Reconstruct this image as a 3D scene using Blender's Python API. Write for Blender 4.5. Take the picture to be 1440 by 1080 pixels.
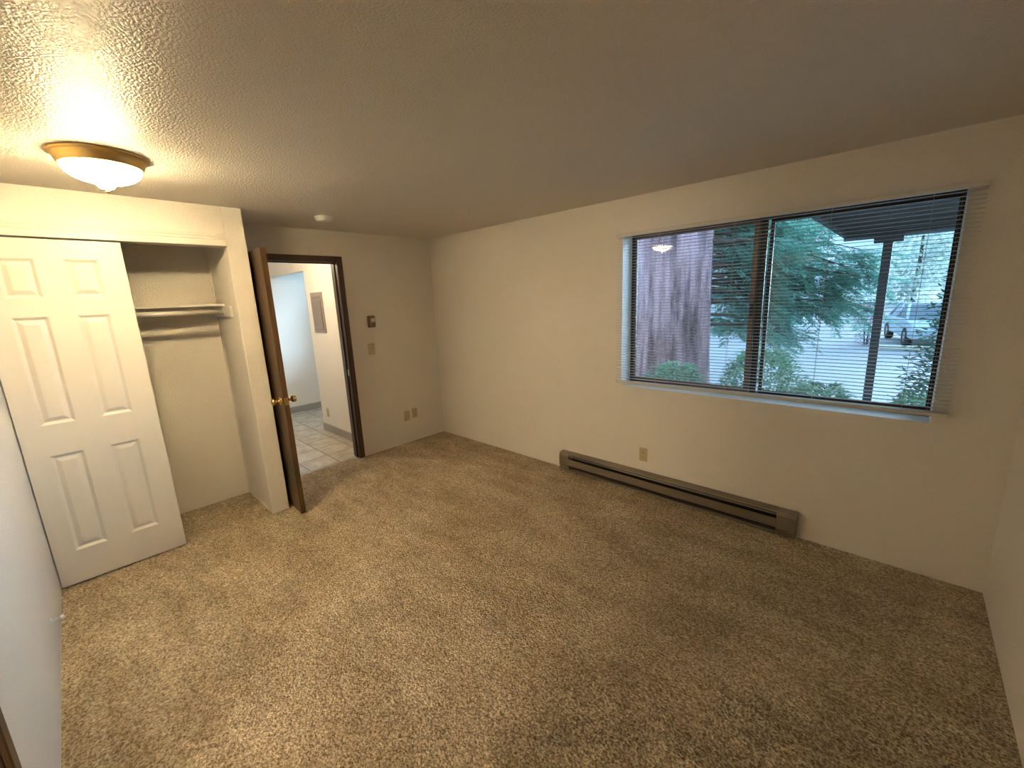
import bpy, math, random
from mathutils import Vector, Matrix
random.seed(7)
for o in list(bpy.data.objects): bpy.data.objects.remove(o)
C = bpy.context.scene.collection
PI = math.pi

# ------------------------------------------------------------------ camera
YAW, PITCH, ROLL, FPX = 0.7599, -0.2052, -0.0416, 583.9
fw = Vector((-math.sin(YAW)*math.cos(PITCH), math.cos(YAW)*math.cos(PITCH), math.sin(PITCH)))
rt = fw.cross(Vector((0, 0, 1))).normalized(); up = rt.cross(fw)
r2 = rt*math.cos(ROLL) + up*math.sin(ROLL); u2 = -rt*math.sin(ROLL) + up*math.cos(ROLL)
cd = bpy.data.cameras.new('camera'); cam = bpy.data.objects.new('camera', cd); C.objects.link(cam)
cd.sensor_fit = 'HORIZONTAL'; cd.sensor_width = 36; cd.lens = FPX/1440*36; cd.clip_start = .02; cd.clip_end = 400
cam.matrix_world = Matrix(((r2.x, u2.x, -fw.x, 4.1273), (r2.y, u2.y, -fw.y, -3.0529), (r2.z, u2.z, -fw.z, 1.6256), (0, 0, 0, 1)))
bpy.context.scene.camera = cam

# ------------------------------------------------------------------ world, lights, exposure
sc = bpy.context.scene
vs = sc.view_settings
sc.display_settings.display_device = 'sRGB'
vs.view_transform = 'Standard'; vs.look = 'None'; vs.exposure = 0.15; vs.gamma = 1.0; vs.use_curve_mapping = False
SKY = 3.4
SUN = 15.0
SKY_COL = (.37, .67, 1.0)
LAMP = 235.0          # radiance of the bulbs in the bedroom fixture
BOWL = 140.0           # glow of its ribbed glass bowl
LAMP_COL = (1.0, .785, .45)
w = bpy.data.worlds.new('overcast sky'); sc.world = w; w.use_nodes = True
nt = w.node_tree; bg = nt.nodes['Background']
tc = nt.nodes.new('ShaderNodeTexCoord'); sx = nt.nodes.new('ShaderNodeSeparateXYZ'); cr = nt.nodes.new('ShaderNodeValToRGB')
nt.links.new(tc.outputs['Generated'], sx.inputs[0]); nt.links.new(sx.outputs['Z'], cr.inputs[0]); nt.links.new(cr.outputs[0], bg.inputs[0])
cr.color_ramp.elements[0].position = 0; cr.color_ramp.elements[0].color = (*[c*.42 for c in SKY_COL], 1)   # overcast: the zenith is brighter than the horizon
cr.color_ramp.elements[1].position = 1; cr.color_ramp.elements[1].color = (*SKY_COL, 1)
bg.inputs[1].default_value = SKY

def lamp(name, kind, loc, energy, col, size=.1):
    d = bpy.data.lights.new(name, kind); d.energy = energy; d.color = col
    if kind == 'AREA': d.size = size
    else: d.shadow_soft_size = size
    o = bpy.data.objects.new(name, d); o.location = loc; C.objects.link(o); return o
lamp('kitchen_ceiling_light', 'AREA', (-2.05, -.45, 2.28), 6.5, (.38, .70, 1.0), .5)      # cool tube light of the kitchen beyond the hall
lamp('hall_ceiling_light', 'POINT', (-.75, -1.7, 2.15), 24, (1.0, .82, .58), .07)        # warm lamp of the hall

lamp('passage_wall_light', 'POINT', (3.22, -4.2, 1.95), 68, (1.0, .80, .53), .09)         # lamp of the passage the photographer stepped out of
sun = bpy.data.lights.new('daylight_fill_sun', 'SUN'); sun.energy = SUN; sun.color = (.50, .74, 1.0); sun.angle = math.radians(38)  # added soft low sun, strengthens daylight on the near wall
so = bpy.data.objects.new('daylight_fill_sun', sun); so.location = (10, 20, 12); C.objects.link(so)
so.rotation_euler = Vector((-1.5, -3.35, -.72)).to_track_quat('-Z', 'Y').to_euler()

# ------------------------------------------------------------------ materials
MATS = {}
def mat(name, col, rough=.5, metal=0., bump=None, var=None, spec=.5, coord='Object'):
    """bump=(scale, strength, distance); var=(scale, amount, detail) colour variation"""
    m = bpy.data.materials.new(name); m.use_nodes = True; n = m.node_tree.nodes; l = m.node_tree.links
    b = n['Principled BSDF']; b.inputs['Base Color'].default_value = (*col, 1); b.inputs['Roughness'].default_value = rough
    b.inputs['Metallic'].default_value = metal; b.inputs['Specular IOR Level'].default_value = spec
    t = n.new('ShaderNodeTexCoord')
    if bump:
        x = n.new('ShaderNodeTexNoise'); x.inputs['Scale'].default_value = bump[0]; x.inputs['Detail'].default_value = 3
        l.new(t.outputs[coord], x.inputs['Vector'])
        q = n.new('ShaderNodeBump'); q.inputs['Strength'].default_value = bump[1]; q.inputs['Distance'].default_value = bump[2]
        l.new(x.outputs['Fac'], q.inputs['Height']); l.new(q.outputs[0], b.inputs['Normal'])
    if var:
        x = n.new('ShaderNodeTexNoise'); x.inputs['Scale'].default_value = var[0]; x.inputs['Detail'].default_value = var[2] if len(var) > 2 else 3
        l.new(t.outputs[coord], x.inputs['Vector'])
        r = n.new('ShaderNodeValToRGB'); a = var[1]
        r.color_ramp.elements[0].position = .3; r.color_ramp.elements[1].position = .7
        r.color_ramp.elements[0].color = (*[c*(1-a) for c in col], 1); r.color_ramp.elements[1].color = (*[min(1, c*(1+a)) for c in col], 1)
        l.new(x.outputs['Fac'], r.inputs[0]); l.new(r.outputs[0], b.inputs['Base Color'])
    MATS[name] = m; return m

WALL = mat('cream wall paint', (.84, .79, .715), .42, bump=(100, .6, .006), spec=.25)
CEIL = mat('semi-gloss textured ceiling paint', (.80, .75, .68), .33, bump=(115, .9, .007), spec=.13)
TRIMW = mat('cream gloss trim paint', (.77, .725, .655), .36, spec=.3)
DOORW = mat('cream moulded door paint', (.77, .725, .655), .36, bump=(260, .08, .001))
SHELFW = mat('white shelf paint', (.80, .76, .69), .35)
GREYBASE = mat('grey vinyl cove base', (.36, .33, .29), .5)
ALMOND = mat('almond plastic', (.56, .47, .28), .35)
ALMONDD = mat('dark socket slots', (.06, .05, .04), .6)
WHITEP = mat('white plastic', (.90, .89, .86), .35)
BRASS = mat('polished brass', (.83, .60, .24), .18, 1.0)
BRASSP = mat('gold painted canopy', (.78, .55, .20), .28, .85)
STEEL = mat('brushed steel', (.6, .57, .52), .35, 1.0)
THERM = mat('bronze thermostat plastic', (.17, .105, .045), .4)
DIAL = mat('silver dial', (.80, .76, .68), .3, .3)
HEAT = mat('taupe enamelled steel', (.185, .155, .118), .36, .25, bump=(40, .04, .001))
HEATD = mat('black heater slot', (.012, .011, .010), .5)
FIN = mat('dull aluminium fins', (.10, .095, .09), .5, .9)
PANELG = mat('grey breaker panel enamel', (.33, .28, .25), .45, .2)
PANELD = mat('darker grey breaker door enamel', (.235, .20, .18), .45, .2)
BRONZE = mat('dark bronze aluminium', (.045, .036, .034), .38, .55)
BRONZEI = mat('warm-lit bronze aluminium', (.16, .105, .085), .4, .4)  # brown tone stands for warm room light reflected in the bronze
SLAT = mat('off-white aluminium slat', (.70, .67, .62), .38)
CORD = mat('blind cord', (.55, .52, .48), .8)
ASPH = mat('wet pale asphalt', (.245, .245, .255), .6, var=(.5, .12, 6), bump=(40, .2, .01))
SOIL = mat('planting bed soil', (.09, .075, .055), .9, var=(6, .4, 5), bump=(15, .6, .03))
KERB = mat('painted kerb concrete', (.55, .53, .42), .8)
DECK = mat('dark stained deck board', (.055, .050, .050), .6, var=(6, .3, 4))
DECKF = mat('front-lit fascia board', (.22, .22, .25), .7, var=(6, .2, 4))  # paler than the deck: light on the front edge painted in
POSTM = mat('dark painted post', (.060, .052, .055), .55)
SIDING = mat('pale lap siding', (.62, .63, .62), .7)
ROOFM = mat('grey shingle roof', (.20, .20, .21), .9, var=(4, .3, 5))
TYRE = mat('tyre rubber', (.02, .02, .02), .8)
CARGLASS = mat('haze-grey car glass', (.10, .14, .17), .08)  # lightened to imitate haze over the car park
TAILL = mat('red tail light lens', (.35, .02, .02), .2)
LEAFC = mat('conifer needle green', (.19, .43, .34), .6, var=(2.2, .45, 4))
LEAFS = mat('shrub leaf green', (.21, .38, .24), .5, var=(4, .5, 4))
LEAFD = mat('dark evergreen leaf', (.07, .17, .12), .6, var=(4, .4, 4))
LEAFF = mat('haze-pale far tree leaf', (.60, .68, .62), .7, var=(.6, .35, 4))  # distance haze put into the pale leaf colour
LEAFB = mat('thin dull leaf', (.12, .15, .14), .6, var=(3, .3, 3))
TWIG = mat('twig bark', (.10, .075, .06), .85)

for lm in (LEAFC, LEAFS, LEAFD, LEAFF, LEAFB):      # thin leaves let light through
    n = lm.node_tree.nodes; l = lm.node_tree.links; b = n['Principled BSDF']
    tr_ = n.new('ShaderNodeBsdfTranslucent'); mx_ = n.new('ShaderNodeMixShader'); mx_.inputs[0].default_value = .45
    l.new(b.inputs['Base Color'].links[0].from_socket, tr_.inputs[0]); l.new(b.outputs[0], mx_.inputs[1]); l.new(tr_.outputs[0], mx_.inputs[2]); l.new(mx_.outputs[0], n['Material Output'].inputs[0])

def node_mat(name):
    m = bpy.data.materials.new(name); m.use_nodes = True
    return m, m.node_tree.nodes, m.node_tree.links
# carpet: tan cut pile, speckled, with soft vacuum / tread shading
CARPET, n, l = node_mat('tan cut-pile carpet'); b = n['Principled BSDF']; t = n.new('ShaderNodeTexCoord')
b.inputs['Roughness'].default_value = .95; b.inputs['Specular IOR Level'].default_value = .1
def noise(scale, detail=2, rough=.5, vec=None):
    x = n.new('ShaderNodeTexNoise'); x.inputs['Scale'].default_value = scale; x.inputs['Detail'].default_value = detail; x.inputs['Roughness'].default_value = rough
    l.new(vec or t.outputs['Object'], x.inputs['Vector']); return x.outputs['Fac']
def ramp(f, p0, c0, p1, c1):
    r = n.new('ShaderNodeValToRGB'); e = r.color_ramp.elements
    e[0].position = p0; e[0].color = (*c0, 1); e[1].position = p1; e[1].color = (*c1, 1); l.new(f, r.inputs[0]); return r.outputs[0]
def mult(a, c, f=1):
    x = n.new('ShaderNodeMix'); x.data_type = 'RGBA'; x.blend_type = 'MULTIPLY'; x.inputs[0].default_value = f
    l.new(a, x.inputs[6]); l.new(c, x.inputs[7]); return x.outputs[2]
fine = noise(105, 3, .7); mid = noise(38, 3, .6); big = noise(2.6, 4, .6)
mp = n.new('ShaderNodeMapping'); mp.inputs['Scale'].default_value = (1.0, 3.2, 1); mp.inputs['Rotation'].default_value = (0, 0, .5); l.new(t.outputs['Object'], mp.inputs[0])
streak = noise(2.2, 3, .6, mp.outputs[0])
colr = ramp(fine, .36, (.31, .225, .138), .66, (1.0, .87, .66))
colr = mult(colr, ramp(mid, .3, (.78, .76, .74), .7, (1.05, 1.05, 1.05)))
colr = mult(colr, ramp(big, .35, (.79, .78, .76), .65, (1, 1, 1)))
colr = mult(colr, ramp(streak, .40, (.81, .80, .78), .60, (1, 1, 1)))
l.new(colr, b.inputs['Base Color'])
vo = n.new('ShaderNodeTexVoronoi'); vo.inputs['Scale'].default_value = 100; l.new(t.outputs['Object'], vo.inputs['Vector'])
ad = n.new('ShaderNodeMath'); ad.operation = 'SUBTRACT'; l.new(fine, ad.inputs[0]); l.new(vo.outputs['Distance'], ad.inputs[1])
bp = n.new('ShaderNodeBump'); bp.inputs['Strength'].default_value = .9; bp.inputs['Distance'].default_value = .012; l.new(ad.outputs[0], bp.inputs['Height']); l.new(bp.outputs[0], b.inputs['Normal'])

# dark stained wood
def wood(name, c0, c1, rough):
    m, n, l = node_mat(name); b = n['Principled BSDF']; t = n.new('ShaderNodeTexCoord')
    mp = n.new('ShaderNodeMapping'); mp.inputs['Scale'].default_value = (30, 30, 2.2); l.new(t.outputs['Object'], mp.inputs[0])
    x = n.new('ShaderNodeTexNoise'); x.inputs['Scale'].default_value = 2.0; x.inputs['Detail'].default_value = 5; l.new(mp.outputs[0], x.inputs['Vector'])
    r = n.new('ShaderNodeValToRGB'); r.color_ramp.elements[0].position = .3; r.color_ramp.elements[1].position = .7
    r.color_ramp.elements[0].color = (*c0, 1); r.color_ramp.elements[1].color = (*c1, 1)
    l.new(x.outputs['Fac'], r.inputs[0]); l.new(r.outputs[0], b.inputs['Base Color']); b.inputs['Roughness'].default_value = rough
    return m
WOOD = wood('dark walnut stained wood', (.030, .016, .008), (.075, .040, .018), .38)
WOODE = wood('lighter brown door edge', (.05, .026, .010), (.125, .065, .024), .32)  # paler brown than the wood of the leaf

# redwood bark: vertical fibrous ridges
BARK, n, l = node_mat('redwood bark'); b = n['Principled BSDF']; t = n.new('ShaderNodeTexCoord'); b.inputs['Roughness'].default_value = .9
mp = n.new('ShaderNodeMapping'); mp.inputs['Scale'].default_value = (6, 6, .55); l.new(t.outputs['Object'], mp.inputs[0])
f1 = noise(1.6, 6, .65, mp.outputs[0]); f2 = noise(.9, 3, .5)
colr = mult(ramp(f1, .37, (.13, .075, .08), .61, (.70, .45, .49)), ramp(f2, .35, (.85, .75, .72), .65, (1.05, 1.05, 1.1)))
l.new(colr, b.inputs['Base Color'])
bp = n.new('ShaderNodeBump'); bp.inputs['Strength'].default_value = 1; bp.inputs['Distance'].default_value = .06; l.new(f1, bp.inputs['Height']); l.new(bp.outputs[0], b.inputs['Normal'])

# hall tile: mottled grey-beige glazed ceramic
TILE, n, l = node_mat('glazed beige ceramic tile'); b = n['Principled BSDF']; t = n.new('ShaderNodeTexCoord'); b.inputs['Roughness'].default_value = .22
oi = n.new('ShaderNodeObjectInfo'); ad = n.new('ShaderNodeVectorMath'); ad.operation = 'ADD'; l.new(t.outputs['Object'], ad.inputs[0])
mu = n.new('ShaderNodeMath'); mu.operation = 'MULTIPLY'; mu.inputs[1].default_value = 40; l.new(oi.outputs['Random'], mu.inputs[0]); l.new(mu.outputs[0], ad.inputs[1])
l.new(ramp(noise(7, 5, .65, ad.outputs[0]), .3, (.40, .35, .28), .7, (.60, .54, .45)), b.inputs['Base Color'])
GROUT = mat('dark beige grout', (.22, .19, .15), .9)

def thin_glass(name, tint, gloss):
    m, n, l = node_mat(name); n.remove(n['Principled BSDF']); out = n['Material Output']
    a = n.new('ShaderNodeBsdfTransparent'); a.inputs[0].default_value = (*tint, 1)
    g = n.new('ShaderNodeBsdfGlossy'); g.inputs['Roughness'].default_value = .01
    fr = n.new('ShaderNodeFresnel'); fr.inputs[0].default_value = 1.5
    mx = n.new('ShaderNodeMath'); mx.operation = 'MULTIPLY'; mx.inputs[1].default_value = gloss; l.new(fr.outputs[0], mx.inputs[0])
    s = n.new('ShaderNodeMixShader'); l.new(mx.outputs[0], s.inputs[0]); l.new(a.outputs[0], s.inputs[1]); l.new(g.outputs[0], s.inputs[2]); l.new(s.outputs[0], out.inputs[0])
    return m, n, l, s
GLASS = thin_glass('window glass', (.93, .95, .95), .6)[0]
DOME, n, l, s = thin_glass('ribbed clear glass', (.93, .90, .80), 2.0)
tl = n.new('ShaderNodeEmission'); tl.inputs[0].default_value = (*LAMP_COL, 1); 
ge = n.new('ShaderNodeNewGeometry'); sz = n.new('ShaderNodeSeparateXYZ'); ab = n.new('ShaderNodeMath'); ab.operation = 'ABSOLUTE'; gm = n.new('ShaderNodeMath'); gm.operation = 'MULTIPLY'
l.new(ge.outputs['Normal'], sz.inputs[0]); l.new(sz.outputs['Z'], ab.inputs[0]); pw = n.new('ShaderNodeMath'); pw.operation = 'POWER'; pw.inputs[1].default_value = .4; mr = n.new('ShaderNodeMapRange'); mr.inputs[1].default_value = .22; l.new(ab.outputs[0], mr.inputs[0]); l.new(mr.outputs[0], pw.inputs[0]); l.new(pw.outputs[0], gm.inputs[0]); gm.inputs[1].default_value = BOWL*2   # the flat underside glows, the steep rim hardly
l.new(gm.outputs[0], tl.inputs[1])
s2 = n.new('ShaderNodeMixShader'); s2.inputs[0].default_value = .5; l.new(s.outputs[0], s2.inputs[1]); l.new(tl.outputs[0], s2.inputs[2]); l.new(s2.outputs[0], n['Material Output'].inputs[0])
BULB, n, l = node_mat('lit warm bulb'); b = n['Principled BSDF']; b.inputs['Base Color'].default_value = (1, .9, .7, 1)
b.inputs['Emission Color'].default_value = (*LAMP_COL, 1); b.inputs['Emission Strength'].default_value = LAMP

# ------------------------------------------------------------------ mesh helpers
class MB:
    def __init__(s): s.v = []; s.f = []; s.sm = []
    def quad(s, *p, smooth=False):
        k = len(s.v); s.v += [tuple(q) for q in p]; s.f.append(tuple(range(k, k+len(p)))); s.sm.append(smooth); return s
    def box(s, x0, x1, y0, y1, z0, z1):
        k = len(s.v)
        s.v += [(x0,y0,z0),(x1,y0,z0),(x1,y1,z0),(x0,y1,z0),(x0,y0,z1),(x1,y0,z1),(x1,y1,z1),(x0,y1,z1)]
        for a in ((0,3,2,1),(4,5,6,7),(0,1,5,4),(1,2,6,5),(2,3,7,6),(3,0,4,7)): s.f.append(tuple(k+i for i in a)); s.sm.append(False)
        return s
    def grid(s, rows, closed_u=False, smooth=True, cap=False):
        """rows: list of equally long point lists"""
        k = len(s.v); m = len(rows[0])
        for r in rows: s.v += [tuple(p) for p in r]
        for i in range(len(rows)-1):
            for j in range(m if closed_u else m-1):
                a = k+i*m+j; bq = k+i*m+(j+1) % m
                s.f.append((a, bq, bq+m, a+m)); s.sm.append(smooth)
        if cap:
            s.f.append(tuple(range(k+m-1, k-1, -1))); s.sm.append(False)
            e = k+(len(rows)-1)*m; s.f.append(tuple(range(e, e+m))); s.sm.append(False)
        return s
    def lathe(s, prof, c=(0,0,0), axis='z', n=32, ribs=0, amp=0., smooth=True):
        rows = []
        for r, h in prof:
            row = []
            for i in range(n):
                a = 2*PI*i/n; rr = r*(1+amp*math.cos(ribs*a)) if ribs else r
                p = (rr*math.cos(a), rr*math.sin(a), h)
                if axis == 'y': p = (p[0], p[2], p[1])
                if axis == 'x': p = (p[2], p[0], p[1])
                row.append((p[0]+c[0], p[1]+c[1], p[2]+c[2]))
            rows.append(row)
        return s.grid(rows, True, smooth)
    def tube(s, pts, rad, n=8, cap=True):
        pts = [Vector(p) for p in pts]; rows = []
        if not hasattr(rad, '__len__'): rad = [rad]*len(pts)
        for i, p in enumerate(pts):
            d = (pts[min(i+1, len(pts)-1)]-pts[max(i-1, 0)]).normalized()
            a = d.cross(Vector((0,0,1)) if abs(d.z) < .9 else Vector((1,0,0))).normalized(); c = d.cross(a)
            rows.append([p+(a*math.cos(2*PI*j/n)+c*math.sin(2*PI*j/n))*rad[i] for j in range(n)])
        return s.grid(rows, True, True, cap)
    def prism(s, poly, ax, a0, a1):
        """extrude a 2D polygon along axis ax; poly is in the two other axes (order x,y,z)"""
        def P(p, h):
            q = list(p); q.insert(ax, h); return tuple(q)
        k = len(s.v); m = len(poly)
        s.v += [P(p, a0) for p in poly]+[P(p, a1) for p in poly]
        for i in range(m): s.f.append((k+i, k+(i+1) % m, k+m+(i+1) % m, k+m+i)); s.sm.append(False)
        s.f.append(tuple(range(k+m-1, k-1, -1))); s.f.append(tuple(range(k+m, k+2*m))); s.sm += [False, False]
        return s
    def mesh(s, name, off=(0,0,0), fix=True):
        me = bpy.data.meshes.new(name)
        me.from_pydata([(p[0]-off[0], p[1]-off[1], p[2]-off[2]) for p in s.v], [], s.f)
        me.polygons.foreach_set('use_smooth', s.sm)
        if fix and len(s.f) < 60000:
            import bmesh
            bm = bmesh.new(); bm.from_mesh(me); bmesh.ops.recalc_face_normals(bm, faces=bm.faces); bm.to_mesh(me); bm.free()
        me.update(); return me
def wloc(o):
    p = Vector((0,0,0))
    while o: p = p+o.location; o = o.parent
    return p
def tag(o, label=None, cat=None, group=None, kind=None):
    if label: o['label'] = label
    if cat: o['category'] = cat
    if group: o['group'] = group
    if kind: o['kind'] = kind
    return o
def empty(name, loc, label=None, cat=None, group=None, kind=None, rz=0):
    o = bpy.data.objects.new(name, None); o.location = loc; o.rotation_euler = (0,0,rz); o.empty_display_size = .1; C.objects.link(o)
    return tag(o, label, cat, group, kind)
def obj(name, mb, m, parent=None, bevel=0, local=False, loc=None, label=None, cat=None, group=None, kind=None, fix=True, seg=2):
    """world-coordinate mesh -> one object (origin = base centre when top level, parent's origin when a part)"""
    if parent is not None:
        off = (0,0,0) if local else wloc(parent)
        o = bpy.data.objects.new(name, mb.mesh(name, off, fix)); C.objects.link(o); o.parent = parent
        if loc: o.location = loc
    else:
        if local: off = (0,0,0); L = loc or (0,0,0)
        else:
            xs, ys, zs = zip(*mb.v); off = ((min(xs)+max(xs))/2, (min(ys)+max(ys))/2, min(zs)); L = off
        o = bpy.data.objects.new(name, mb.mesh(name, off, fix)); C.objects.link(o); o.location = L
    o.data.materials.append(m)
    if bevel:
        q = o.modifiers.new('bevel', 'BEVEL'); q.width = bevel; q.segments = seg; q.limit_method = 'ANGLE'; q.angle_limit = .6
    return tag(o, label, cat, group, kind)
def struct(name, mb, m, parent=None, bevel=0, label=None, cat=None):
    return obj(name, mb, m, parent, bevel, kind='structure' if parent is None else None, label=label, cat=cat)
def copy_tree(o, parent=None):
    c = o.copy(); C.objects.link(c); c.parent = parent
    for ch in list(o.children): copy_tree(ch, c)
    return c

# ------------------------------------------------------------------ room dimensions (metres)
H, L, W = 2.325, 4.584, -3.349         # ceiling height, right wall, left wall
A, YS, YR, XB = .583, -2.178, -2.052, -.032   # closet front plane, closet side faces, closet back
YJ, YH = -1.135, -1.945                # bedroom door jamb faces (latch, hinge)
HY, HX, FX = -.916, -1.403, -2.68      # hall right wall plane, its end, far wall
WX1, WX2, WZ1, WZ2 = 2.471, 4.284, .880, 2.071

# ------------------------------------------------------------------ shell
struct('floor', MB().box(-.035, L+.12, -6.4, 0, -.12, 0), CARPET, label='tan cut-pile carpet floor of the bedroom', cat='carpet')
struct('ceiling', MB().box(-2.9, L+.12, -6.4, .25, H, H+.14), CEIL, label='cream textured ceiling with a semi-gloss sheen', cat='ceiling')
def wall_y(y0, y1, x0, x1, holes, z0=-.12, z1=H):
    mb = MB(); x = x0
    for hx0, hx1, hz0, hz1 in holes:
        mb.box(x, hx0, y0, y1, z0, z1)
        if hz0 > z0: mb.box(hx0, hx1, y0, y1, z0, hz0)
        mb.box(hx0, hx1, y0, y1, hz1, z1); x = hx1
    return mb.box(x, x1, y0, y1, z0, z1)
struct('wall_back_right', wall_y(0, .22, -2.9, L+.12, [(-2.3, -1.75, .9, 2.05), (WX1, WX2, WZ1, WZ2)]), WALL, label='cream wall with the big window and the baseboard heater', cat='wall')
struct('wall_right', MB().box(L, L+.12, -4.45, 0, -.12, H), WALL, label='cream wall along the dim side of the room', cat='wall')
mb = MB().box(-.12, 0, YJ+.02, 0, -.12, H).box(-.12, 0, YH-.02, YJ+.02, 2.05, H).box(-.12, 0, -2.18, YH-.02, -.12, H)
struct('wall_back_left', mb, WALL, label='cream wall around the open bedroom doorway', cat='wall')
mb = MB().box(-.15, 2.555, W-.12, W, -.12, H).box(3.27, L, W-.12, W, -.12, H).box(2.555, 3.27, W-.12, W, 2.107, H)
struct('wall_left', mb, WALL, label='near wall beside the closet, greyed by daylight', cat='wall')
struct('wall_alcove', MB().box(2.235, 2.355, -6.4, W-.12, -.12, H).box(4.2, 4.32, -6.4, W-.12, -.12, H).box(2.355, 4.2, -6.4, -6.28, -.12, H), WALL, label='walls of the dim recess behind the near wall', cat='wall')
t4 = empty('trim_4', (2.96, W, 0), 'dark brown wooden casing at the end of the near wall', 'door frame', kind='structure')
obj('casing', MB().box(2.555, 2.612, W, W+.014, 0, 2.107), WOOD, t4, .004)
obj('casing', MB().box(3.213, 3.27, W, W+.014, 0, 2.107), WOOD, t4, .004)
obj('casing', MB().box(2.612, 3.213, W, W+.014, 2.05, 2.107), WOOD, t4, .004)
obj('jamb', MB().box(2.557, 2.612, W-.12, W, 0, 2.05), WOOD, t4, .002)
obj('jamb', MB().box(3.213, 3.268, W-.12, W, 0, 2.05), WOOD, t4, .002)
obj('jamb', MB().box(2.557, 3.268, W-.12, W, 2.05, 2.105), WOOD, t4, .002)
d3 = empty('added_door', (2.78, -6.28, 0), 'unseen dark door added to dim the passage in reflections', 'door', kind='structure')  # unseen door added to darken the passage reflected in the window
obj('leaf', MB().box(2.40, 3.16, -6.28, -6.245, .012, 2.04), WOOD, d3, .002)
obj('knob', MB().lathe([(.001, -6.245), (.03, -6.245), (.03, -6.238), (.012, -6.235), (.012, -6.215), (.026, -6.205), (.027, -6.19), (.015, -6.183), (.001, -6.183)], (3.10, 0, .95), 'y', 20), BRASS, d3)
# closet
struct('wall_closet_side', MB().box(0, A, YS, YR, -.12, H), WALL, bevel=.004, label='narrow plastered closet end wall beside the open door', cat='wall')
struct('wall_closet_back', MB().box(-.15, XB, W, YS, -.12, H), WALL, label='back wall inside the closet', cat='wall')
struct('wall_closet_header', MB().box(A-.11, A-.004, W, YS, 2.075, H), WALL, label='plastered header above the closet opening', cat='wall')
mb = MB().prism([(A-.004, 2.059), (A+.018, 2.059), (A+.018, 2.098), (A+.012, 2.104), (A+.012, 2.118), (A+.006, 2.124), (A+.006, 2.137), (A-.004, 2.140)], 1, W, YS-.002)
mb.v = [(p[0], p[1], p[2]) for p in mb.v]
struct('trim_1', mb, TRIMW, label='moulded fascia board over the closet doors', cat='trim')
struct('trim_2', MB().box(A-.10, A-.006, W, YS-.002, 2.059, 2.075), TRIMW, label='closet door track board behind the fascia', cat='trim')
# hall and kitchen beyond the doorway
mb = MB().box(HX, -.12, HY, HY+.10, -.12, H).box(FX, HX, HY, HY+.10, 2.0556, H)
struct('wall_hall_right', mb, WALL, label='cream hall wall with the breaker panel', cat='wall')
struct('wall_hall_far', MB().box(FX-.12, FX, -2.3, 0, -.12, H), WALL, label='end wall of the hall, blue with daylight', cat='wall')
struct('wall_hall_left', MB().box(FX, -.12, -2.3, -2.18, -.12, H), WALL, label='hidden hall wall behind the bedroom door', cat='wall')
struct('wall_kitchen', MB().box(HX, HX+.1, HY+.10, 0, -.12, H), WALL, label='side wall of the room off the hall', cat='wall')
struct('baseboard_far', MB().prism([(FX, 0), (FX+.012, 0), (FX+.009, .095), (FX, .10)], 1, -2.18, 0), GREYBASE, label='grey vinyl base along the end wall of the hall', cat='baseboard')
mb = MB().prism([(HY, 0), (HY-.012, 0), (HY-.009, .095), (HY, .10)], 0, HX, -.13)
struct('baseboard_hall', mb, GREYBASE, label='grey vinyl base below the breaker panel wall', cat='baseboard')
# tiled floor, every tile a piece
tf = struct('floor_hall', MB().box(FX, -.035, -2.18, 0, -.12, -.006), GROUT, label='beige tile floor of the hall', cat='floor')
TS = .305; x1 = -.075; first = None; xe = x1; xs = [-.038]
while xe > FX: xs.append(xe-.0); xe -= TS
xs.append(FX)
ysl = [-2.18, -1.93, -1.625, -1.32, -1.015, -.71, -.405, -.10, 0]
for i in range(len(xs)-1):
    for j in range(len(ysl)-1):
        g = .0035
        if xs[i]-xs[i+1] < .02: continue
        if ysl[j] > HY-.02 and xs[i+1] > HX+.1: continue
        obj('tile', MB().box(xs[i+1]+g, xs[i]-g, ysl[j]+g, ysl[j+1]-g, -.006, .0), TILE, tf)

# ------------------------------------------------------------------ bedroom door, frame
t2 = empty('trim_3', (-.06, (YJ+YH)/2, 0), 'dark brown wooden casing and jambs of the doorway', 'door frame', kind='structure')
def casing(mb): return mb
cw = .057
obj('casing', MB().box(0, .014, YJ, YJ+cw, 0, 2.03+cw), WOOD, t2, .004)
obj('casing', MB().box(0, .014, YH-cw, YH, 0, 2.03+cw), WOOD, t2, .004)
obj('casing', MB().box(0, .015, YH, YJ, 2.03, 2.03+cw), WOOD, t2, .004)
obj('jamb', MB().box(-.13, .004, YJ, YJ+.02, 0, 2.05), WOOD, t2, .002)
obj('jamb', MB().box(-.13, .004, YH-.02, YH, 0, 2.05), WOOD, t2, .002)
obj('jamb', MB().box(-.13, .004, YH, YJ, 2.03, 2.05), WOOD, t2, .002)
obj('door_stop_strip', MB().box(-.075, -.040, YJ-.011, YJ, 0, 2.03).box(-.075, -.040, YH, YH+.011, 0, 2.03).box(-.075, -.040, YH+.011, YJ-.011, 2.019, 2.03), WOOD, t2, .002)
obj('strike_plate', MB().box(-.034, -.008, YJ-.003, YJ, .90, .965), STEEL, t2, label='steel strike plate')
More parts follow.
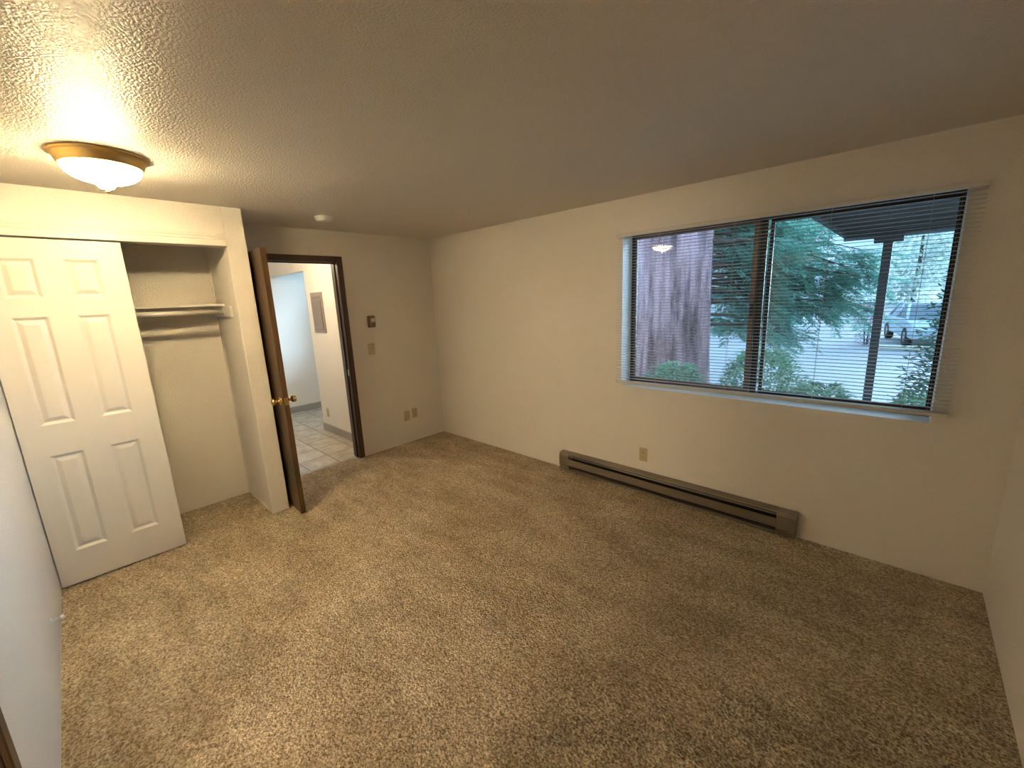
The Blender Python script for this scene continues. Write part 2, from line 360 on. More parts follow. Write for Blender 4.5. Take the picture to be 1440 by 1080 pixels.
# leaf: swung open past a right angle, edge towards the camera. Local: x along leaf from hinge, y thickness
d1 = empty('door_1', (.004, -1.966, 0), 'dark walnut slab door swung open against the closet wall', 'door', kind='structure', rz=math.radians(-2.4))
LW, LT = .797, .037
obj('leaf', MB().box(0, LW-.001, -LT, 0, .014, 2.040), WOOD, d1, .002, local=True)
obj('edge_band', MB().box(LW-.001, LW+.0008, -LT+.0015, -.0015, .016, 2.038), WOODE, d1, 0, local=True, label='lighter brown front edge')
kz = .930; kx = LW-.062
def knob(sgn, y0):
    prof = [(.001, 0), (.032, 0), (.033, .004), (.028, .009), (.014, .012), (.011, .022), (.0125, .030), (.022, .036), (.0275, .044), (.0285, .054), (.026, .062), (.019, .066), (.012, .0655), (.001, .064)]
    mb = MB().lathe([(r, y0+sgn*h) for r, h in prof], (kx, 0, kz), 'y', 28)
    return obj('knob', mb, BRASS, d1, local=True, label='brass knob')
knob(1, 0.0005); knob(-1, -LT-.0005)
obj('latch_plate', MB().box(LW+.0008, LW+.0026, -LT/2-.0125, -LT/2+.0125, kz-.029, kz+.029).box(LW+.0026, LW+.012, -LT/2-.006, -LT/2+.006, kz-.010, kz+.010), BRASS, d1, local=True, label='brass latch plate and bolt')
for hz in (.25, 1.02, 1.82):
    obj('hinge', MB().lathe([(.001, hz-.046), (.006, hz-.045), (.006, hz+.045), (.001, hz+.046)], (-.002, .006, 0), 'z', 12), BRASS, d1, local=True, label='brass hinge')

# ------------------------------------------------------------------ closet bypass door with six raised panels
d2 = empty('door_2', (.565, -3.04, .008), 'cream six-panel sliding closet door covering the near half of the closet', 'closet door', kind='structure')
u = [-3.343, -3.2501, -3.1069, -2.9954, -2.853, -2.7357]; r = [.012, .2196, .8283, 1.013, 1.6269, 1.73, 1.9442, 2.05]
X1, X0 = .580, .550
mb = MB()
for a, c in ((0, 1), (2, 3), (4, 5)): mb.box(X0, X1, u[a], u[c], r[0], r[7])
for a, c in ((1, 2), (3, 4)):
    for p, q in ((0, 1), (2, 3), (4, 5), (6, 7)): mb.box(X0, X1, u[a], u[c], r[p], r[q])
obj('slab', mb, DOORW, d2)
for a, c in ((1, 2), (3, 4)):
    for p, q in ((1, 2), (3, 4), (5, 6)):
        y0, y1, z0, z1 = u[a], u[c], r[p], r[q]
        rows = []
        for ins, dx in ((0, 0), (.002, -.0008), (.015, -.0115), (.018, -.012), (.020, -.0115), (.040, -.0015), (.043, -.001)):
            rows.append([(X1+dx, y0+ins, z0+ins), (X1+dx, y1-ins, z0+ins), (X1+dx, y1-ins, z1-ins), (X1+dx, y0+ins, z1-ins)])
        mb = MB().grid(rows, True, False); mb.quad(*rows[-1]); mb.quad((X0, y0, z0), (X0, y0, z1), (X0, y1, z1), (X0, y1, z0))
        obj('panel', mb, DOORW, d2)
# closet shelf, rod, cleats
obj('closet_shelf', MB().box(XB, .262, W+.002, YS-.003, 1.652, 1.670), SHELFW, bevel=.002, label='white closet shelf board above the hanging rod', cat='shelf')
t = empty('shelf_cleat', (.2, YS-.01, 1.565), 'white cleat board on the closet end wall holding rod and shelf', 'cleat')
obj('board', MB().box(XB, .455, YS-.019, YS, 1.567, 1.651), SHELFW, t, .002)
obj('rod_socket', MB().lathe([(.001, YS-.019), (.024, YS-.019), (.024, YS-.028), (.019, YS-.028)], (.285, 0, 1.612), 'y', 20), WHITEP, t)
obj('shelf_cleat', MB().box(XB, XB+.018, W+.002, YS-.02, 1.567, 1.651), SHELFW, bevel=.002, label='long white cleat board on the closet back wall under the shelf', cat='cleat')
obj('closet_rod', MB().tube([(.285, W+.002, 1.612), (.285, YS-.021, 1.612)], .0165, 16), SHELFW, label='white closet rod in front of the shelf', cat='rod')

# ------------------------------------------------------------------ ceiling lamp
lx, ly = 1.400, -2.812
lt = empty('ceiling_lamp', (lx, ly, H), 'brass flush ceiling lamp with a lit ribbed glass bowl', 'lamp')
obj('canopy', MB().lathe([(.001, H-.001), (.168, H-.0005), (.171, H-.004), (.170, H-.009), (.163, H-.012), (.158, H-.016), (.153, H-.030), (.147, H-.044), (.143, H-.050), (.139, H-.051), (.137, H-.046), (.02, H-.012)], (lx, ly, 0), 'z', 72), BRASSP, lt)
prof = [(.136, H-.047), (.1365, H-.055), (.133, H-.066), (.124, H-.080), (.108, H-.094), (.086, H-.105), (.062, H-.112), (.046, H-.115), (.036, H-.120), (.031, H-.128), (.025, H-.136), (.014, H-.141), (.004, H-.142)]
obj('glass_bowl', MB().lathe(prof, (lx, ly, 0), 'z', 256, 64, .012), DOME, lt)
obj('finial', MB().lathe([(.001, H-.136), (.011, H-.139), (.012, H-.143), (.006, H-.146), (.006, H-.148), (.0085, H-.152), (.007, H-.157), (.001, H-.159)], (lx, ly, 0), 'z', 20), BRASS, lt, label='brass finial')
for s_, on in ((1, True), (-1, True)):
    yb = ly+s_*.062
    mb = MB().lathe([(.001, .034), (.014, .032), (.024, .024), (.029, .010), (.030, -.002), (.026, -.016), (.018, -.028), (.013, -.040)], (lx, yb, H-.050), 'y', 20)
    if s_ < 0: mb.v = [(p[0], 2*yb-p[1], p[2]) for p in mb.v]
    bo = obj('bulb', mb, BULB, lt, label='glowing warm bulb')
    y2 = yb-s_*.040
    obj('socket', MB().lathe([(.001, y2+s_*.004), (.014, y2+s_*.003), (.014, y2-s_*.016), (.001, y2-s_*.016)], (lx, 0, H-.050), 'y', 16), WHITEP, bo)

# smoke detector
t = empty('smoke_detector', (.612, -1.478, H), 'round white smoke detector on the ceiling by the doorway', 'smoke detector')
obj('base', MB().lathe([(.001, H), (.068, H), (.068, H-.010), (.001, H-.010)], (.612, -1.478, 0), 'z', 40), WHITEP, t)
obj('cover', MB().lathe([(.064, H-.010), (.062, H-.022), (.056, H-.031), (.044, H-.036), (.02, H-.038), (.001, H-.038)], (.612, -1.478, 0), 'z', 40), WHITEP, t)

# ------------------------------------------------------------------ wall devices (face, local +x out of wall)
def plate(name, pos, ry, label, cat, kind_, group=None, m=ALMOND):
    """pos: centre on wall; ry: rotation about z so that local +x points into the room"""
    e = empty(name, pos, label, cat, group, rz=ry)
    obj('plate', MB().box(0, .006, -.035, .035, -.0575, .0575), m, e, .003, local=True)
    if kind_ == 'outlet':
        for z in (-.0195, .0195):
            s = obj('socket', MB().lathe([(.0165, .004), (.0165, .0085), (.0145, .0095), (.001, .0095)], (0, 0, z), 'x', 20), m, e, local=True)
            obj('slots', MB().box(.0094, .0100, -.008, -.0055, z-.001, z+.008).box(.0094, .0100, .0055, .008, z-.001, z+.007).lathe([(.0025, .0094), (.0025, .0100), (.0005, .0100)], (0, 0, z-.008), 'x', 8), ALMONDD, s, local=True)
        obj('screw', MB().lathe([(.003, .005), (.003, .0072), (.0005, .0075)], (0, 0, 0), 'x', 8), m, e, local=True)
    elif kind_ == 'switch':
        obj('toggle', MB().prism([(.005, -.012), (.005, .012), (.016, .010), (.018, .004)], 1, -.005, .005), m, e, .001, local=True)
        for z in (-.030, .030): obj('screw', MB().lathe([(.003, .005), (.003, .0072), (.0005, .0075)], (0, 0, z), 'x', 8), m, e, local=True)
    elif kind_ == 'jack':
        obj('jack', MB().box(.005, .010, -.011, .011, -.010, .012), m, e, .001, local=True)
        obj('plug', MB().box(.006, .024, -.043, -.020, -.050, -.026).box(.006, .016, -.044, -.034, -.062, -.010), m, e, .002, local=True, label='almond cable end sticking out')
    return e
plate('light_switch', (0, -.861, 1.151), 0, 'almond light switch below the thermostat', 'switch', 'switch')
plate('cable_jack', (0, -.512, .325), 0, 'almond jack plate with a stub of cable, nearer the doorway than the outlet beside it', 'jack', 'jack')
plate('wall_outlet', (0, -.407, .336), 0, 'almond duplex outlet between the jack plate and the room corner', 'outlet', 'outlet')
plate('wall_outlet', (2.680, 0, .322), -PI/2, 'almond duplex outlet just above the baseboard heater', 'outlet', 'outlet')
plate('wall_outlet', (-1.222, HY, .262), -PI/2, 'beige outlet low on the hall wall below the breaker panel', 'outlet', 'outlet')
t = empty('thermostat', (0, -.833, 1.438), 'bronze wall thermostat with a round silver dial above the switch', 'thermostat')
obj('backplate', MB().box(0, .006, -.041, .041, -.062, .062), THERM, t, .002, local=True)
obj('housing', MB().box(.006, .026, -.036, .036, -.056, .056), THERM, t, .005, local=True)
obj('dial', MB().lathe([(.022, .026), (.0225, .033), (.020, .037), (.001, .037)], (0, .006, .014), 'x', 28), DIAL, t, local=True, label='silver dial')
obj('grille', MB().box(.026, .0275, -.024, .024, -.040, -.037).box(.026, .0275, -.024, .024, -.032, -.029), HEATD, t, local=True)
# wall bumper on the near wall
t = empty('wall_bumper', (1.30, W, .20), 'small white rod door bumper low on the near wall', 'door stop')
obj('base', MB().lathe([(.001, W), (.014, W), (.013, W+.005), (.005, W+.007)], (1.30, 0, .20), 'y', 16), WHITEP, t)
obj('rod', MB().lathe([(.0055, W+.004), (.0055, W+.034), (.001, W+.034)], (1.30, 0, .20), 'y', 12), WHITEP, t)
obj('tip', MB().lathe([(.001, W+.031), (.010, W+.032), (.011, W+.040), (.009, W+.046), (.001, W+.047)], (1.30, 0, .20), 'y', 16), WHITEP, t)
# breaker panel
t = empty('breaker_panel', (-1.097, HY, 1.30), 'grey flush breaker panel on the hall wall', 'panel')
obj('frame', MB().box(-1.262, -.935, HY-.012, HY, 1.298, 1.782), PANELG, t, .004)
dd = obj('panel_door', MB().box(-1.222, -.972, HY-.020, HY-.012, 1.335, 1.690), PANELD, t, .003, label='darker hinged cover')
obj('latch', MB().box(-.995, -.980, HY-.026, HY-.020, 1.50, 1.53), PANELG, dd, .001)
obj('header_plate', MB().box(-1.222, -.972, HY-.015, HY-.012, 1.700, 1.735), PANELD, t, .002)

# ------------------------------------------------------------------ baseboard heater
hx0, hx1 = 1.868, 3.760
t = empty('baseboard_heater', ((hx0+hx1)/2, -.03, 0), 'long taupe electric baseboard heater under the window', 'heater')
def endcap(x0, x1):
    return MB().prism([(-.001, .012), (-.058, .012), (-.060, .045), (-.067, .060), (-.067, .150), (-.055, .178), (-.001, .182)], 0, x0, x1)
e0, e1 = hx0+.105, hx1-.112
obj('end_cap', endcap(hx0, e0), HEAT, t, .003); obj('end_cap', endcap(e1, hx1), HEAT, t, .003)
obj('back_panel', MB().box(e0, e1, -.004, -.001, .015, .178), HEATD, t)
obj('top_cover', MB().prism([(-.001, .182), (-.001, .176), (-.052, .170), (-.0545, .163), (-.060, .163), (-.0565, .176), (-.053, .178)], 0, e0, e1), HEAT, t)
obj('front_cover', MB().prism([(-.066, .124), (-.0665, .066), (-.060, .055), (-.057, .055), (-.063, .067), (-.0625, .124)], 0, e0, e1), HEAT, t)
obj('louver', MB().prism([(-.050, .150), (-.0535, .144), (-.0515, .144), (-.048, .150)], 0, e0, e1), HEAT, t)
obj('lower_rail', MB().prism([(-.001, .012), (-.060, .012), (-.060, .024), (-.056, .026), (-.001, .018)], 0, e0, e1), HEAT, t)
obj('heating_element', MB().tube([(e0, -.03, .085), (e1, -.03, .085)], .008, 10), FIN, t)
mb = MB(); x = e0+.03
while x < e1-.03: mb.box(x, x+.0012, -.052, -.008, .058, .112); x += .012
obj('fins', mb, FIN, t, kind='stuff')

# ------------------------------------------------------------------ window
wy = .150
w1 = empty('window_1', ((WX1+WX2)/2, wy, WZ1), 'wide bronze-framed sliding window in the cream wall', 'window', kind='structure')
fr = .020
obj('frame', MB().box(WX1, WX1+fr, wy, wy+.07, WZ1, WZ2).box(WX2-.012, WX2, wy, wy+.07, WZ1, WZ2).box(WX1+fr, WX2-.012, wy, wy+.07, WZ2-fr, WZ2).box(WX1+fr, WX2-.012, wy, wy+.07, WZ1, WZ1+.022), BRONZE, w1)
mx = 3.340
sa = obj('sash', MB().box(WX1+fr, WX1+fr+.020, wy+.006, wy+.026, WZ1+.022, WZ2-fr).box(mx, mx+.033, wy-.004, wy+.026, WZ1+.022, WZ2-fr).box(WX1+fr+.020, mx, wy+.006, wy+.026, WZ2-fr-.016, WZ2-fr).box(WX1+fr+.020, mx, wy+.006, wy+.026, WZ1+.022, WZ1+.050), BRONZEI, w1, .002, label='inner sliding sash with warm reflected light painted in')
obj('glass', MB().box(WX1+fr+.020, mx, wy+.014, wy+.018, WZ1+.050, WZ2-fr-.016), GLASS, sa)
obj('sash_latch', MB().box(mx+.006, mx+.026, wy-.014, wy-.004, 1.42, 1.52), BRONZE, sa, .003)
sb = obj('sash', MB().box(3.372, 3.412, wy+.030, wy+.046, WZ1+.022, WZ2-fr).box(3.425, 3.447, wy+.036, wy+.058, WZ1+.022, WZ2-fr).box(WX2-.020, WX2-.012, wy+.036, wy+.058, WZ1+.022, WZ2-fr).box(3.447, WX2-.020, wy+.036, wy+.058, WZ2-fr-.020, WZ2-fr).box(3.447, WX2-.020, wy+.036, wy+.058, WZ1+.022, WZ1+.042), BRONZE, w1, .002, label='dark fixed outer sash')
obj('glass', MB().box(3.447, WX2-.020, wy+.045, wy+.049, WZ1+.042, WZ2-fr-.020), GLASS, sb)
w2 = empty('window_2', (-2.025, .12, .9), 'bronze window of the room off the hall', 'window', kind='structure')
obj('frame', MB().box(-2.3, -2.26, .1, .16, .9, 2.05).box(-1.79, -1.75, .1, .16, .9, 2.05).box(-2.26, -1.79, .1, .16, 2.01, 2.05).box(-2.26, -1.79, .1, .16, .9, .94), BRONZE, w2)
obj('glass', MB().box(-2.26, -1.79, .128, .132, .94, 2.01), GLASS, w2)

# ------------------------------------------------------------------ mini blind
bx0, bx1, by, bt, bb = 2.442, 4.342, -.034, 2.040, .945
bl = empty('window_blind', ((bx0+bx1)/2, by, bt), 'off-white mini blind lowered with its slats open', 'blind')
hw = (bx1-bx0)/2; hcx = (bx0+bx1)/2
obj('head_rail', MB().box(bx0-.003, bx1+.003, by-.0135, by+.0135, bt, bt+.026), SLAT, bl, .002)
NS = 53; tiltmax = .024
sl = MB(); prof = []
for k in range(5):
    yy = -.0125+.025*k/4; prof.append((yy, .0024*(1-(yy/.0125)**2)))
sl.grid([[(-hw, p[0], p[1]) for p in prof], [(hw, p[0], p[1]) for p in prof]], False, True)
slm = None
for i in range(NS):
    f = (i+.6)/NS; z = bt-f*(bt-bb); tz = math.atan(tiltmax*f/hw/2)
    if slm is None:
        o = obj('slat', sl, SLAT, bl, local=True, fix=False); slm = o.data
    else:
        o = bpy.data.objects.new('slat', slm); C.objects.link(o); o.parent = bl
    o.location = (0, 0, z-bt-(tiltmax*f*.5)+.0); o.rotation_euler = (0, -tz, 0)
rb = obj('bottom_rail', MB().box(-hw-.002, hw+.002, -.013, .013, -.016, .004), SLAT, bl, .003, local=True)
rb.location = (0, 0, bb-bt-tiltmax*.5); rb.rotation_euler = (0, -math.atan(tiltmax/hw/2), 0)
obj('rail_clip', MB().box(-.016, .016, -.0145, .010, -.019, -.006), WHITEP, rb, .001, local=True, loc=(3.709-hcx, 0, 0), label='white clip under the rail')
for cx_ in (2.774, 3.27, 3.765, 4.165):
    f = (cx_-hcx)/hw
    zb = bb-tiltmax*.5+f*tiltmax*.5
    obj('ladder_cord', MB().tube([(cx_, by-.0135, bt), (cx_, by-.0135, zb)], .0008, 5).tube([(cx_, by+.0135, bt), (cx_, by+.0135, zb)], .0008, 5), CORD, bl)

# ------------------------------------------------------------------ outdoors
GZ = -.62
struct('ground', MB().box(-70, 90, 4.2, 140, GZ-.3, GZ), ASPH, label='pale grey asphalt car park beyond the window', cat='ground')
struct('ground_bed', MB().box(-12, 16, .22, 4.2, GZ-.3, GZ+.05), SOIL, label='planting bed along the building', cat='ground')
struct('wall_exterior', MB().box(-12, -2.9, 0, .22, GZ, 5).box(L+.12, 14, 0, .22, GZ, 5), SIDING, label='outside wall of the building', cat='wall')

# leaf helpers
def leaf(mb, p, d, nrm, ln, wd):
    d = d.normalized(); s = d.cross(nrm)
    if s.length < 1e-4: s = d.orthogonal()
    s.normalize(); q = p+d*ln
    mb.quad(p, p+d*ln*.45+s*wd*.5, q, p+d*ln*.45-s*wd*.5)
RV = lambda a=1: Vector((random.uniform(-a, a), random.uniform(-a, a), random.uniform(-a, a)))
def spray(mb, tw, p, d, ln, size):
    """flat drooping conifer spray: a twig with side twiglets, each set with short broad needles"""
    d = d.normalized(); q = p.copy(); pts = [p.copy()]; k = 6
    for i in range(k):
        d = (d+Vector((0,0,-.06))+RV(.06)).normalized(); q = q+d*ln/k; pts.append(q.copy())
        side = d.cross(Vector((0,0,1))).normalized()
        for s in (-1, 1):
            td = (d*.75+side*s*.8+Vector((0,0,random.uniform(-.35, .10)))).normalized(); tl = ln*.38*(1-.55*i/k)
            n_ = 4
            for m in range(1, n_+1):
                b = q+td*tl*m/n_; sd2 = td.cross(Vector((0,0,1))).normalized()
                for s2 in (-1, 1):
                    leaf(mb, b, td*.7+sd2*s2*.7+Vector((0,0,random.uniform(-.4, .1))), Vector((random.uniform(-.5,.5), random.uniform(-.5,.5), 1)), size*random.uniform(.7, 1.25), size*.34)
    tw.tube([pts[0], pts[3], pts[-1]], [.004, .003, .001], 3, False)

# redwood by the window
tr = empty('redwood_tree', (1.78, 2.62, GZ), 'big reddish redwood trunk with drooping green branches close outside the window', 'tree')
rows = []; rnd = random.Random(3)
ridg = [rnd.uniform(-1, 1) for _ in range(72)]
for iz in range(30):
    z = GZ+iz*.25; R0 = .555+.10*math.exp(-(z-GZ)/.9)-.008*iz
    row = []
    for j in range(72):
        a = 2*PI*j/72
        rr = R0*(1+.05*ridg[((j+(iz//9)) // 2) % 36]+.015*ridg[j]+.02*math.sin(9*a+iz*.3)+rnd.uniform(-.008, .008))
        row.append((1.725+rr*math.cos(a)+.006*iz, 2.62+rr*math.sin(a), z))
    rows.append(row)
obj('trunk', MB().grid(rows, True, True), BARK, tr)
lb = MB(); fo = MB(); tw = MB()
def limb(p0, p1, r0, droop, nsp, seed):
    rnd = random.Random(seed); p0 = Vector(p0); p1 = Vector(p1); pts = []
    for i in range(9):
        f = i/8; p = p0.lerp(p1, f)+Vector((rnd.uniform(-.03, .03), rnd.uniform(-.03, .03), -droop*f*f+rnd.uniform(-.02, .02))); pts.append(p)
    lb.tube(pts, [r0*(1-.85*i/8) for i in range(9)], 6)
    ax = (p1-p0).normalized(); sd = ax.cross(Vector((0,0,1))).normalized()
    for i in range(nsp):
        f = rnd.uniform(.12, 1); j = min(7, int(f*8)); p = pts[j].lerp(pts[j+1], f*8-j)
        d = ax*rnd.uniform(.2, 1)+sd*rnd.uniform(-1, 1)+Vector((0,0,rnd.uniform(-.75, .15)))
        spray(fo, tw, p, d, rnd.uniform(.28, .55), rnd.uniform(.048, .070))
L0 = [((2.2, 2.7, 2.22), (3.0, 3.3, 2.24), .032, .10, 22)]
rl = random.Random(5)
for k in range(14):          # limbs reaching out beside and past the window
    z0 = 1.15+k*.16; x1_ = 2.6+(.45 if z0 < 1.9 else .2)*rl.random()
    L0.append(((2.2, 2.85, z0), (x1_, 3.6+1.6*rl.random(), z0+rl.uniform(-.2, .1)), .026, rl.uniform(.15, .4), 19))
for k in range(13):          # longer limbs behind the deck front
    z0 = 1.45+k*.13; x1_ = (3.2+.75*rl.random()-.25*max(0, 1.9-z0)) if z0 < 2.25 else 2.7+.3*rl.random()
    L0.append(((2.1, 3.0, z0), (x1_, 5.2+.8*rl.random(), z0+rl.uniform(-.1, .1)), .028, rl.uniform(.25, .5), 26))
for k in range(5):
    L0.append(((2.1, 3.0, 1.75+.15*k), (3.55+.2*rl.random(), 5.4+.5*rl.random(), 1.8+.12*k), .02, .2, 22))
for k in range(7):
    z0 = 1.2+k*.27
    L0.append(((2.0, 3.05, z0), (2.3+.5*rl.random(), 4.8+rl.random(), z0-.05), .026, rl.uniform(.3, .5), 16))
for i, a in enumerate(L0): limb(*a, 100+i)
obj('branches', lb, TWIG, tr)
obj('twigs', tw, TWIG, tr, kind='stuff', fix=False)
obj('foliage', fo, LEAFC, tr, kind='stuff', fix=False)

# shrubs under the window
def shrub(name, c, rx, ry, h, n, lm, label, seed, ls=.05, cone=False, cat='shrub', group=None, trunk=.012):
    rnd = random.Random(seed); e = empty(name, (c[0], c[1], c[2]), label, cat, group); mb = MB(); st = MB()
    for i in range(10):
        a = rnd.uniform(0, 2*PI); p = Vector((c[0]+rx*.6*math.cos(a), c[1]+ry*.6*math.sin(a), c[2]+h*rnd.uniform(.6, .9)))
        st.tube([(c[0]+.05*math.cos(a), c[1]+.05*math.sin(a), c[2]), ((c[0]+p.x)/2, (c[1]+p.y)/2, c[2]+h*.45), p], [trunk, trunk*.7, trunk*.3], 5)
    for i in range(n):
        f = rnd.random()**.6 if not cone else 1-rnd.random()**.6
        a = rnd.uniform(0, 2*PI); w_ = (1-f)**.55 if cone else math.sqrt(max(0.02, 1-(2*f-1)**2*.85))
        rr = w_*(.55+.45*rnd.random()) * (1+.18*math.sin(5*a+f*9))
        p = Vector((c[0]+rx*rr*math.cos(a), c[1]+ry*rr*math.sin(a), c[2]+h*f))
        d = Vector((math.cos(a), math.sin(a), rnd.uniform(-.6, .8)))+Vector((rnd.uniform(-.7, .7), rnd.uniform(-.7, .7), 0))
        leaf(mb, p, d, Vector((rnd.uniform(-.5, .5), rnd.uniform(-.5, .5), 1)), ls*rnd.uniform(.7, 1.4), ls*.45)
    obj('stems', st, TWIG, e); obj('foliage', mb, lm, e, kind='stuff', fix=False)
    return e
bz = GZ+.05
shrub('garden_shrub', (2.38, 1.35, bz), .40, .38, 1.42, 5200, LEAFS, 'leafy green shrub at the foot of the redwood trunk', 11)
shrub('garden_shrub', (3.05, 2.05, bz), .46, .42, 1.52, 7000, LEAFS, 'broad leafy shrub behind the middle of the window', 12)
shrub('garden_shrub', (3.66, 1.3, bz), .36, .36, 1.34, 4800, LEAFS, 'leafy shrub just before the dark deck post', 13)
shrub('garden_shrub', (4.28, 1.85, bz), .22, .22, 1.24, 2200, LEAFS, 'thin low shrub between the deck post and the cone evergreen', 14)
shrub('cone_evergreen', (4.64, 3.0, bz), .62, .62, 2.75, 9000, LEAFD, 'dark narrow conical evergreen at the far edge of the window', 15, .06, True, 'tree')

# upper deck overhead with its post
dk = empty('upper_deck', (3.84, 4.6, GZ), 'dark deck of the upper floor seen from below on its post', 'deck')
dz = 2.275; y = .30; pm = None
while y < 4.75:
    mb = MB().box(3.40, 5.4, y, y+.138, dz+.09, dz+.125)
    if pm is None: o = obj('plank', mb, DECK, dk); pm = o.data; y0 = y
    else:
        o = bpy.data.objects.new('plank', pm); C.objects.link(o); o.parent = dk; o.location = (0, y-y0, 0)
    y += .146
for yj in (.5, 1.1, 1.7, 2.3, 2.9, 3.5, 4.1): obj('joist', MB().box(3.40, 5.4, yj, yj+.04, dz-.01, dz+.09), DECK, dk)
obj('rim_board', MB().box(3.36, 3.40, .25, 4.80, dz-.02, dz+.14), DECK, dk)
obj('fascia_board', MB().box(3.36, 5.4, 4.76, 4.80, dz-.06, dz+.14), DECKF, dk, label='front board painted paler as if lit')
obj('beam', MB().box(3.40, 5.4, 4.60, 4.74, dz-.03, dz+.09), DECK, dk)
obj('post', MB().box(3.80, 3.90, 4.62, 4.72, GZ, dz-.13), POSTM, dk, .006)
obj('post_cap', MB().box(3.70, 4.00, 4.61, 4.73, dz-.13, dz-.03), POSTM, dk, .006)

# parked cars
def car(name, c, rz, paint, label):
    e = empty(name, (c[0], c[1], GZ), label, 'car', 'cars in the car park', rz=rz)
    side = [(-2.15, .30), (-2.2, .62), (-2.05, .82), (-1.2, .92), (1.55, .95), (2.1, .90), (2.2, .60), (2.15, .30)]
    rows = []
    for f in (-1, -.92, .92, 1):
        k = .94 if abs(f) == 1 else 1
        rows.append([(x*k, f*.88, .62+(z-.62)*k) for x, z in side])
    obj('body', MB().grid(rows, True, True, True), paint, e, .05, local=True)
    rows = []
    for x, z, wd in ((-1.15, .90, .82), (-.45, 1.40, .66), (.95, 1.42, .66), (1.6, .93, .80)): rows.append([(x, -wd, z), (x, wd, z)])
    top = MB(); P_ = rows
    top.quad(P_[1][0], P_[1][1], P_[2][1], P_[2][0])
    for a in (-1, 1):
        for (x, z, wd), (xx, zz, ww) in (((-1.15, .90, .82), (-.45, 1.40, .66)), ((.95, 1.42, .66), (1.6, .93, .80)), ((.2, .92, .82), (.2, 1.41, .66))):
            top.tube([(x, a*wd, z), (xx, a*ww, zz)], .05, 6)
    top.box(-.45, .95, -.66, .66, 1.38, 1.43)
    obj('roof', top, paint, e, local=True)
    gl = MB(); gl.quad(P_[0][0], P_[0][1], P_[1][1], P_[1][0]); gl.quad(P_[3][0], P_[2][0], P_[2][1], P_[3][1])
    for a in (0, 1): gl.quad(P_[0][a], P_[1][a], P_[2][a], P_[3][a])
    obj('glazing', gl, CARGLASS, e, local=True)
    for x in (-1.35, 1.35):
        for s in (-.80, .80):
            wh = obj('wheel', MB().lathe([(.20, -.10), (.31, -.10), (.33, -.06), (.33, .06), (.31, .10), (.20, .10)], (x, s, .33), 'y', 20), TYRE, e, local=True)
            obj('hubcap', MB().lathe([(.001, -.085), (.20, -.09), (.20, .09), (.001, .085)], (x, s, .33), 'y', 16), STEEL, wh, local=True)
    for a in (-.82, .55): obj('tail_light', MB().box(2.05, 2.15, a, a+.27, .62, .80), TAILL, e, local=True)
    return e
car('parked_car', (4.75, 18.6, 0), PI/2+.2, mat('pale blue car paint', (.45, .55, .62), .25, .2), 'pale car parked in the car park past the deck post')
car('parked_car', (-1.9, 22.5, 0), .25, mat('teal car paint', (.30, .56, .52), .25, .2), 'teal car glimpsed through the redwood branches')
car('parked_car', (-5.6, 19.0, 0), .15, mat('white car paint', (.75, .76, .78), .25), 'white car beside the redwood trunk in the car park')
obj('parking_kerb', MB().box(3.5, 6.2, 15.9, 16.15, GZ, GZ+.13), KERB, bevel=.03, label='pale kerb in front of the parked car', cat='kerb')
shrub('garden_shrub', (3.15, 17.2, GZ), .40, .40, 1.5, 500, mat('pinkish shrub leaf', (.38, .25, .30), .6), 'pinkish shrub beside the pale parked car', 21, .14)
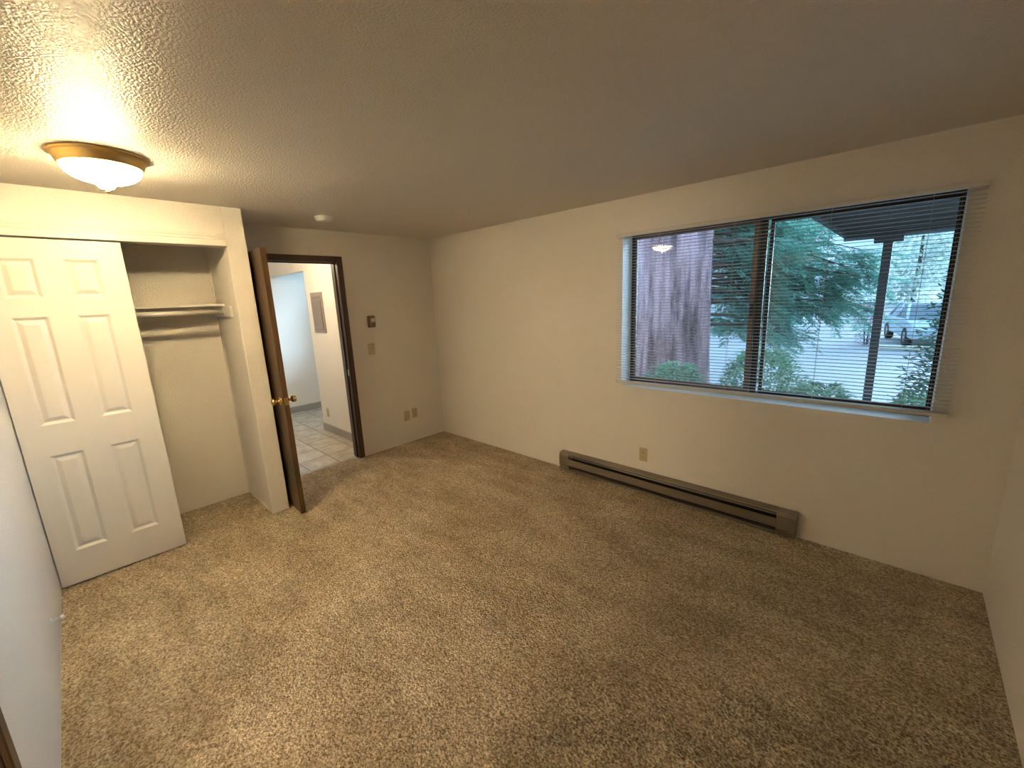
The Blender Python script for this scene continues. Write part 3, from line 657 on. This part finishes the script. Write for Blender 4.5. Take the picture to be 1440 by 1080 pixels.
# pale apartment building far behind
bd = empty('apartment_building', (-14, 36, GZ), 'pale apartment block far behind the redwood branches', 'building')
obj('walls', MB().box(-26, -3, 36, 46, GZ, 5.2), SIDING, bd)
obj('roof', MB().prism([(35.2, 5.2), (46.8, 5.2), (41, 8.2)], 0, -27, -2), ROOFM, bd)
for zz in (.6, 3.3):
    for k in range(7):
        xx = -24.5+k*3.1
        wf = obj('window_frame', MB().box(xx, xx+1.6, 35.94, 36, zz, zz+1.3), WHITEP, bd)
        obj('pane', MB().box(xx+.08, xx+1.52, 35.92, 35.95, zz+.08, zz+1.22), CARGLASS, wf)
# far trees
def tree(c, h, r_, n, m, label, seed, ls, group=None, base=.25, tk=.02):
    rnd = random.Random(seed); e = empty('far_tree', (c[0], c[1], GZ), label, 'tree', group)
    obj('trunk', MB().tube([(c[0], c[1], GZ), (c[0]+.1, c[1], GZ+h*.5), (c[0], c[1], GZ+h*.85)], [h*tk, h*tk*.7, h*tk*.2], 8), TWIG, e)
    mb = MB(); blobs = []
    for k in range(16):
        a = rnd.uniform(0, 2*PI); f = rnd.uniform(base+.05, .92)
        blobs.append((Vector((c[0]+r_*.65*math.cos(a)*rnd.random(), c[1]+r_*.65*math.sin(a)*rnd.random(), GZ+h*f)), r_*rnd.uniform(.3, .55)))
    for i in range(n):
        bc, br = blobs[rnd.randrange(len(blobs))]
        v = Vector((rnd.gauss(0, 1), rnd.gauss(0, 1), rnd.gauss(0, .8))).normalized()
        p = bc+v*br*(.6+.45*rnd.random())
        leaf(mb, p, v+Vector((rnd.uniform(-1, 1), rnd.uniform(-1, 1), rnd.uniform(-1, .4))), Vector((rnd.uniform(-1, 1), rnd.uniform(-1, 1), 1)), ls*rnd.uniform(.7, 1.3), ls*.6)
    obj('foliage', mb, m, e, kind='stuff', fix=False); return e
far = [((-34, 58), 13, 5), ((-21, 60), 11, 5), ((-8, 62), 13, 5), ((4.5, 60), 11, 5), ((16, 64), 12, 5), ((28, 60), 11, 5), ((-46, 62), 12, 5)]
FT = ['tall tree behind the redwood trunk', 'broad tree behind the redwood branches', 'tallest tree beyond the car park', 'tree behind the teal parked car', 'tree beyond the deck post', 'tree past the cone evergreen', 'low tree behind the redwood trunk']
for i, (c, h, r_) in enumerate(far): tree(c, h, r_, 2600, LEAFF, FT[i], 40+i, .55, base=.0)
tree((5.6, 9.5), 5.4, 1.9, 1500, LEAFB, 'thin tree with sparse twigs under the deck edge', 60, .12, base=.5, tk=.006)
